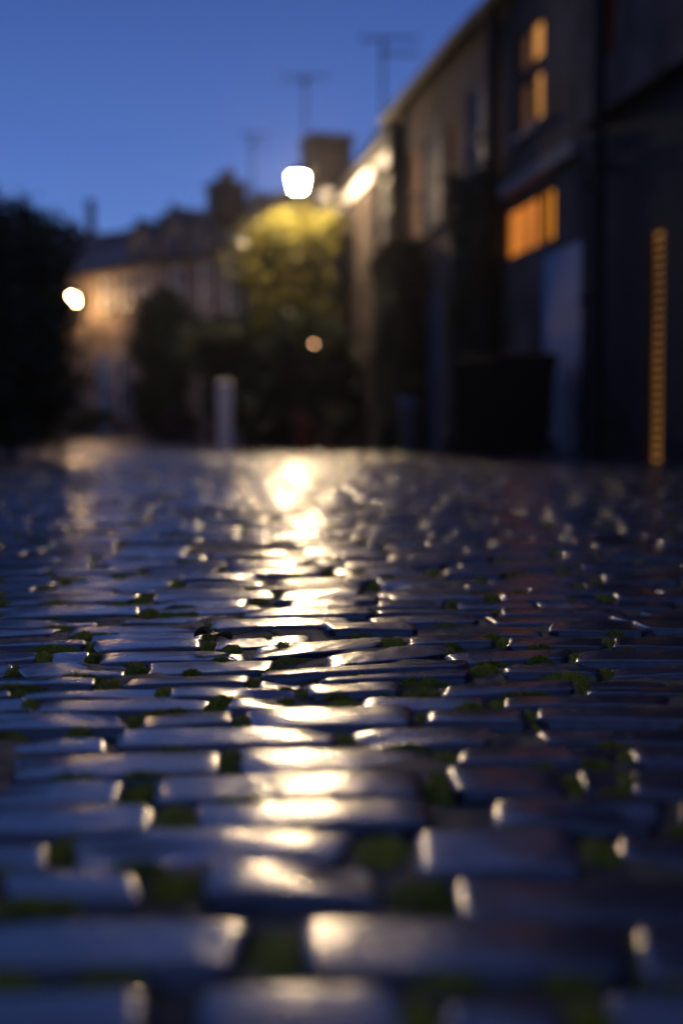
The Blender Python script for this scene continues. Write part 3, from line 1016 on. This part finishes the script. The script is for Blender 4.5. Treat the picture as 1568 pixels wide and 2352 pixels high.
def clumps(env, n, r, k):
    """env: centre, radii; returns small clumps scattered through it"""
    c, rad = np.array(env[:3]), np.array(env[3:6])
    out = []
    for i in range(n):
        d = r.normal(0, 1, 3)
        d /= np.linalg.norm(d)
        q = r.uniform(0.35, 0.95)
        p = c + d * rad * q
        s = k * r.uniform(0.6, 1.3)
        out.append((*p, s, s, s * 0.8))
    return out


def plant(name, label, cat, loc, envs, nclump, csize, nleaf, lsize, m, trunk_h, trunk_r, seed, group=None, stems=1, loose=0):
    r = np.random.RandomState(seed)
    z = float(H(loc[0], loc[1]))
    o = empty(name, (loc[0], loc[1], z - 0.02), 0, label, cat, group)
    lob = []
    for e_ in envs:
        lob += clumps(e_, nclump, r, csize)
    pts = blob_points(nleaf, lob, r)
    if loose:
        pts = np.concatenate([pts, blob_points(loose, [(e_[0], e_[1], e_[2], e_[3] * 1.12, e_[4] * 1.12, e_[5] * 1.08) for e_ in envs], r)])
    pts = pts[pts[:, 2] > 0.03]
    V_, F_ = leaves(pts, lsize, r)
    mesh_obj('crown' if cat == 'tree' else 'foliage', V_, F_, m, o)
    t = MB()
    top = max(e_[2] for e_ in envs)
    for s_ in range(stems):
        ax, ay = r.normal(0, 0.05 + 0.08 * (stems > 1), 2)
        t.tube([(ax, ay, 0), (ax * 1.4, ay + .03, trunk_h * .5), (ax * 2, ay * 1.5, trunk_h)], [trunk_r, trunk_r * .8, trunk_r * .55], 8)
        for b_ in range(7):
            l = lob[r.randint(len(lob))]
            s0 = Vector((ax * 1.8, ay * 1.5, trunk_h * r.uniform(.6, 1)))
            e1 = Vector(l[:3])
            mid = (s0 + e1) / 2 + Vector((0, 0, .08))
            t.tube([s0, mid, e1], [trunk_r * .45, trunk_r * .3, 0.008], 5)
    t.build('trunk' if cat == 'tree' else 'stem', M_BARK, o)
    return o


M_BARK = mat('bark', (0.045, 0.035, 0.025), 0.9, 0.3, 8, 0.8, 30)
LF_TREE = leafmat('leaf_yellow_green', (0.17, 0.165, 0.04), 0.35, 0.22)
LF_DARK = leafmat('leaf_dark', (0.022, 0.042, 0.014), 0.25, 0.5)
LF_IVY = leafmat('leaf_ivy', (0.010, 0.024, 0.009), 0.2, 0.6)
LF_MID = leafmat('leaf_mid', (0.04, 0.06, 0.02), 0.3, 0.45)

# lit tree beneath the lantern
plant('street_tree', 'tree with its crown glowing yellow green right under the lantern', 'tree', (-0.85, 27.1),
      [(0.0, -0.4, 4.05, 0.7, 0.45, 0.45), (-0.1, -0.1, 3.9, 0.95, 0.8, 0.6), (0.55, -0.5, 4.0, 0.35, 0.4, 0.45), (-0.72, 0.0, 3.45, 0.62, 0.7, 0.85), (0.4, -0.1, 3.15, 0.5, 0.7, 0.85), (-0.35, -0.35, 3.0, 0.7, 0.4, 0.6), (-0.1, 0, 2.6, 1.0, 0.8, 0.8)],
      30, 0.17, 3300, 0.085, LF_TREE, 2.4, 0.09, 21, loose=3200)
plant('shrub', 'wide dark shrub spreading at the foot of the lit tree', 'shrub', (-0.55, 25.9),
      [(0, 0, 1.55, 0.98, 0.6, 1.05), (0.1, 0, 0.6, 0.85, 0.6, 0.55), (-0.7, 0, .7, .5, .5, .6)], 60, 0.25, 30000, 0.06, LF_DARK, 1.0, 0.05, 22, 'shrubs before the houses', 3)
plant('shrub', 'rounded dark shrub on a bare stem left of the lit tree', 'shrub', (-2.05, 27.2),
      [(-.1, 0, 1.9, 1.0, 0.7, 0.85), (.6, 0, 1.6, .75, .5, .9), (.2, 0, .9, .7, .5, .5)], 70, 0.25, 30000, 0.06, LF_DARK, 1.3, 0.06, 23, 'shrubs before the houses', 2)
plant('shrub', 'tall narrow dark climber covering the sandstone front right of the warm lit house', 'shrub', (-4.6, 36.2),
      [(0, 0, 0.9, 0.68, 0.5, .95), (0.05, 0, 2.0, 0.64, 0.45, 1.0), (0.12, 0, 3.1, 0.52, 0.4, 0.8)], 80, 0.3, 40000, 0.08, LF_DARK, 1.6, 0.05, 24, 'shrubs before the houses', 3)
plant('shrub', 'low dim bush between the tall climber and the pale post', 'shrub', (-3.75, 33.0),
      [(0, 0, 0.55, 0.75, 0.4, 0.5)], 20, 0.16, 4000, 0.05, LF_MID, 0.4, 0.03, 25, 'shrubs before the houses', 3)
plant('shrub', 'low bush at the foot of the warm lit far house', 'shrub', (-7.3, 40.3),
      [(0, 0, 0.6, 0.9, 0.4, 0.5)], 20, 0.18, 4000, 0.06, LF_MID, 0.4, 0.03, 26, 'shrubs before the houses', 3)
plant('shrub', 'small green bush at the wall right under the lit tree', 'shrub', (-0.12, 24.6),
      [(0, 0, 0.5, 0.33, 0.3, 0.45)], 14, 0.12, 2500, 0.04, LF_MID, 0.3, 0.02, 27, 'shrubs before the houses', 2)

# dark trees at the left edge
plant('garden_tree', 'big dark leafy tree filling the left edge of the street', 'tree', (-4.15, 14.2),
      [(0.1, 0, 1.25, 1.4, 1.0, 1.3), (0.0, 0, 2.2, 1.15, 0.8, 0.62), (1.05, 0, 1.75, 0.55, 0.6, 0.8), (0.95, 0, 0.8, 0.55, 0.6, 0.8)],
      75, 0.26, 36000, 0.05, LF_DARK, 1.6, 0.11, 31, 'dark trees by the garden wall', loose=5000)
plant('garden_tree', 'slimmer dark tree just behind the big left one, with thin leafy tips', 'tree', (-4.3, 18.5),
      [(0, 0, 2.0, 0.65, 0.8, 1.1), (0.1, 0, 1.0, 0.7, 0.7, 0.9)],
      34, 0.2, 9000, 0.05, LF_MID, 1.8, 0.07, 32, 'dark trees by the garden wall')


def climber(h, px_near, px_far, out, z1, label, seed, n=14000):
    r = np.random.RandomState(seed)
    a_ = h.U(px_near)
    b_ = h.U(px_far, out)
    base = h.P0 + h.u * ((a_ + b_) / 2)
    rz = math.atan2(h.u.y, h.u.x)
    z = float(H(*base))
    o = empty('ivy', (base.x, base.y, z), rz, label, 'ivy', 'climbers on the house fronts')
    w = (b_ - a_)
    u = r.uniform(-.5, .5, n) * w
    zz = r.uniform(0, 1, n) * (z1 - z)
    bul = 0.75 + 0.12 * np.sin(u * 5 + 1) + 0.12 * np.sin(zz * 4 + u * 2)
    y = 0.03 + (1 - r.uniform(0, 1, n) ** 2.2) * out * bul
    zz = zz + 0.07 * np.sin(u * 6) * (zz > (z1 - z) * .9)
    V_, F_ = leaves(np.stack([u, y, zz], 1), 0.05, r)
    mesh_obj('foliage', V_, F_, LF_IVY, o)
    m = MB()
    for k_ in range(5):
        x_ = w * (-.4 + .2 * k_)
        m.tube([(x_, .05, 0), (x_ + .1, .06, (z1 - z) * .4), (x_ - .05, .05, (z1 - z) * .9)], [.03, .02, .008], 6)
    m.build('stem', M_BARK, o)


climber(hA, 1160, 1008, 0.42, 3.45, 'flat topped thick dark ivy left of the amber lit glazing', 41)
climber(hA, 988, 845, 0.5, 3.15, 'dark ivy mass between pale blue door and lit sandstone wall', 42, 22000)

# ------------------------------------------------------------------ things along the fronts
def wheelie_bin(px, d, label, rz):
    x = (px - 784) / 3267.0 * d
    o = empty('wheelie_bin', (x, d, float(H(x, d)) - 0.01), rz, label, 'wheelie bin', 'black bins by the houses')
    m = MB()
    lo = [(-.23, -.26, .06), (.23, -.26, .06), (.23, .22, .06), (-.23, .22, .06)]
    hi = [(-.29, -.36, .98), (.29, -.36, .98), (.29, .32, .98), (-.29, .32, .98)]
    m.face(*lo[::-1]); m.face(*hi)
    for i in range(4): m.face(lo[i], lo[(i + 1) % 4], hi[(i + 1) % 4], hi[i])
    m.box(-.305, .305, -.375, .335, .93, .985)
    mm = mat('black_plastic', (0.006, 0.006, 0.006), 0.75, 0.15, 6, 0.2, 60, spec=0.15)
    m.build('body', mm, o)
    l = MB()
    l.face((-.31, -.39, .99), (.31, -.39, .99), (.31, .36, 1.0), (-.31, .36, 1.0))
    l.box(-.31, .31, -.39, .36, .985, 1.02, 0.015)
    l.face((-.26, -.34, 1.021), (.26, -.34, 1.021), (.22, .28, 1.07), (-.22, .28, 1.07))
    l.face((-.22, .28, 1.07), (.22, .28, 1.07), (.29, .35, 1.02), (-.29, .35, 1.02))
    l.build('lid', mm, o)
    MB().tube([(-.24, .41, .99), (.24, .41, .99)], 0.016, 8).build('handle', mm, o)
    for sx in (-1, 1):
        w = MB()
        w.tube([(sx * .25, .24, .1), (sx * .31, .24, .1)], 0.1, 14)
        w.build('wheel', mm, o)


wheelie_bin(1205, 13.9, 'black wheelie bin nearest the blue garage door', R(-8))
wheelie_bin(1110, 14.9, 'black wheelie bin farther from the blue garage door', R(-12))

# faint glowing disc added to paint a small glint by the bins
p = px_at(1085, 845, 15.4)
o = empty('glint_light', p, 0, 'added faint glowing disc for a glint above the black bins', 'lamp')
MB().lathe([(0.03, -0.03), (0.045, -.02), (0.045, .02), (0.03, .03)], (0, 0, 0), 12).build('glint_disc', glow('faint_glow', (0.8, 0.6, 0.75), 0.5), o, True)
MB().tube([(0, 0.03, 0), (0.3, 0.35, 0), (0.9, 0.5, 0)], 0.012, 6).build('glint_stalk', M_IRON, o)

# pale post
x = (517 - 784) / 3267.0 * 26.0
o = empty('gatepost', (x, 26.0, float(H(x, 26.0))), R(4), 'square pale painted gatepost standing left of the dark shrubs', 'gatepost')
MB().box(-.13, .13, -.12, .12, -0.02, 1.18).build('shaft', M_WHITE, o)
MB().box(-.135, .135, -.125, .125, 1.18, 1.25, 0.03).build('cap', M_WHITE, o)


def pot(px, d, h, r, m_, leafm, label, seed, lh=0.3):
    x = (px - 784) / 3267.0 * d
    z = float(H(x, d))
    o = empty('plant_pot', (x, d, z), 0, label, 'plant pot', 'plant pots along the fronts')
    MB().lathe([(r * .7, 0), (r * .95, h * .85), (r * 1.08, h * .86), (r * 1.08, h), (r * .9, h), (r * .88, h * .9)], (0, 0, 0), 18).build('pot', m_, o, True)
    rr = np.random.RandomState(seed)
    V_, F_ = leaves(blob_points(900, clumps((0, 0, h + lh * .6, r * 1.3, r * 1.3, lh * .6), 9, rr, r * .5), rr), 0.035, rr)
    mesh_obj('foliage', V_, F_, leafm, o)
    MB().tube([(0, 0, h * .6), (0.01, 0, h + lh * .6)], [0.014, .006], 6).build('stem', M_BARK, o)


M_RED = mat('red_glaze', (0.22, 0.03, 0.02), 0.3, 0.2, 8, 0)
LF_RED = leafmat('red_flowers', (0.16, 0.03, 0.03), 0.3)
pot(398, 31.5, 0.35, 0.16, M_POT, LF_RED, 'clay pot of reddish flowers left of the pale post', 51)
pot(440, 31.0, 0.3, 0.15, M_POT, LF_MID, 'clay pot of green leaves close left of the pale post', 52)
pot(568, 28.6, 0.42, 0.15, M_CREAM, LF_MID, 'cream pot just right of the pale post', 53)
pot(700, 24.6, 0.35, 0.17, M_RED, LF_RED, 'red glazed pot with reddish flowers before the wide dark shrub', 54)
pot(756, 24.0, 0.3, 0.15, M_POT, LF_MID, 'clay pot of green leaves before the lit sandstone wall', 55, 0.35)
pot(940, 18.9, 0.75, 0.13, M_PBLUE, LF_MID, 'tall slim pale blue planter in front of the ivy', 56, 0.25)
pot(645, 26.3, 0.85, 0.15, M_CREAM, LF_DARK, 'tall cream planter half hidden between the dark shrubs', 57, 0.3)

# ------------------------------------------------------------------ fallen leaf with its stalk
gxl, gyl = px2ground(490, 1482)
lf = empty('fallen_leaf', (gxl, gyl, 0.012), R(-6), 'curled brown fallen leaf with a thin stalk on the setts', 'leaf')
n, k = 13, 7
vv, ff = [], []
for i in range(n):
    t = i / (n - 1)
    w = 0.014 * math.sin(math.pi * min(1, t * 1.02)) ** 0.7 + 0.0005
    for j in range(k):
        s = j / (k - 1) * 2 - 1
        vv.append((-0.03 + 0.06 * t, s * w, 0.006 * abs(s) ** 1.5 * (1 + math.sin(t * 9)) + 0.006 * math.sin(t * 4)))
for i in range(n - 1):
    for j in range(k - 1):
        ff.append((i * k + j, i * k + j + 1, (i + 1) * k + j + 1, (i + 1) * k + j))
M_LEAF = mat('dead_leaf', (0.11, 0.05, 0.02), 0.4, 0.4, 90, 0.5, 200)
lo = mesh_obj('blade', vv, ff, M_LEAF, lf, True)
md = lo.modifiers.new('thickness', 'SOLIDIFY'); md.thickness = 0.0006
MB().tube([(0.028, 0, 0.004), (0.05, 0.004, 0.008), (0.075, 0.008, 0.016), (0.098, 0.006, 0.004)], [0.0012, .001, .001, .0012], 6).build('stalk', M_LEAF, lf, True)

# ------------------------------------------------------------------ thin volume added to imitate lens bloom around the lamps
hz = bpy.data.materials.new('bloom_air')
hz.use_nodes = True
hn = hz.node_tree
for n_ in list(hn.nodes): hn.nodes.remove(n_)
ho = hn.nodes.new('ShaderNodeOutputMaterial')
hv = hn.nodes.new('ShaderNodeVolumePrincipled')
hv.inputs['Color'].default_value = (0.95, 0.95, 0.95, 1)
hv.inputs['Density'].default_value = 0.0006
hv.inputs['Anisotropy'].default_value = 0.82
hn.links.new(hv.outputs[0], ho.inputs['Volume'])
bloom_haze = MB().box(-402, 402, -202, 902, -1.1, 9.6).build('bloom_haze', hz)
bloom_haze.display_type = 'WIRE'
tag(bloom_haze, 'added thin volume imitating lens bloom around the lit lanterns', 'bloom_haze', kind='stuff')
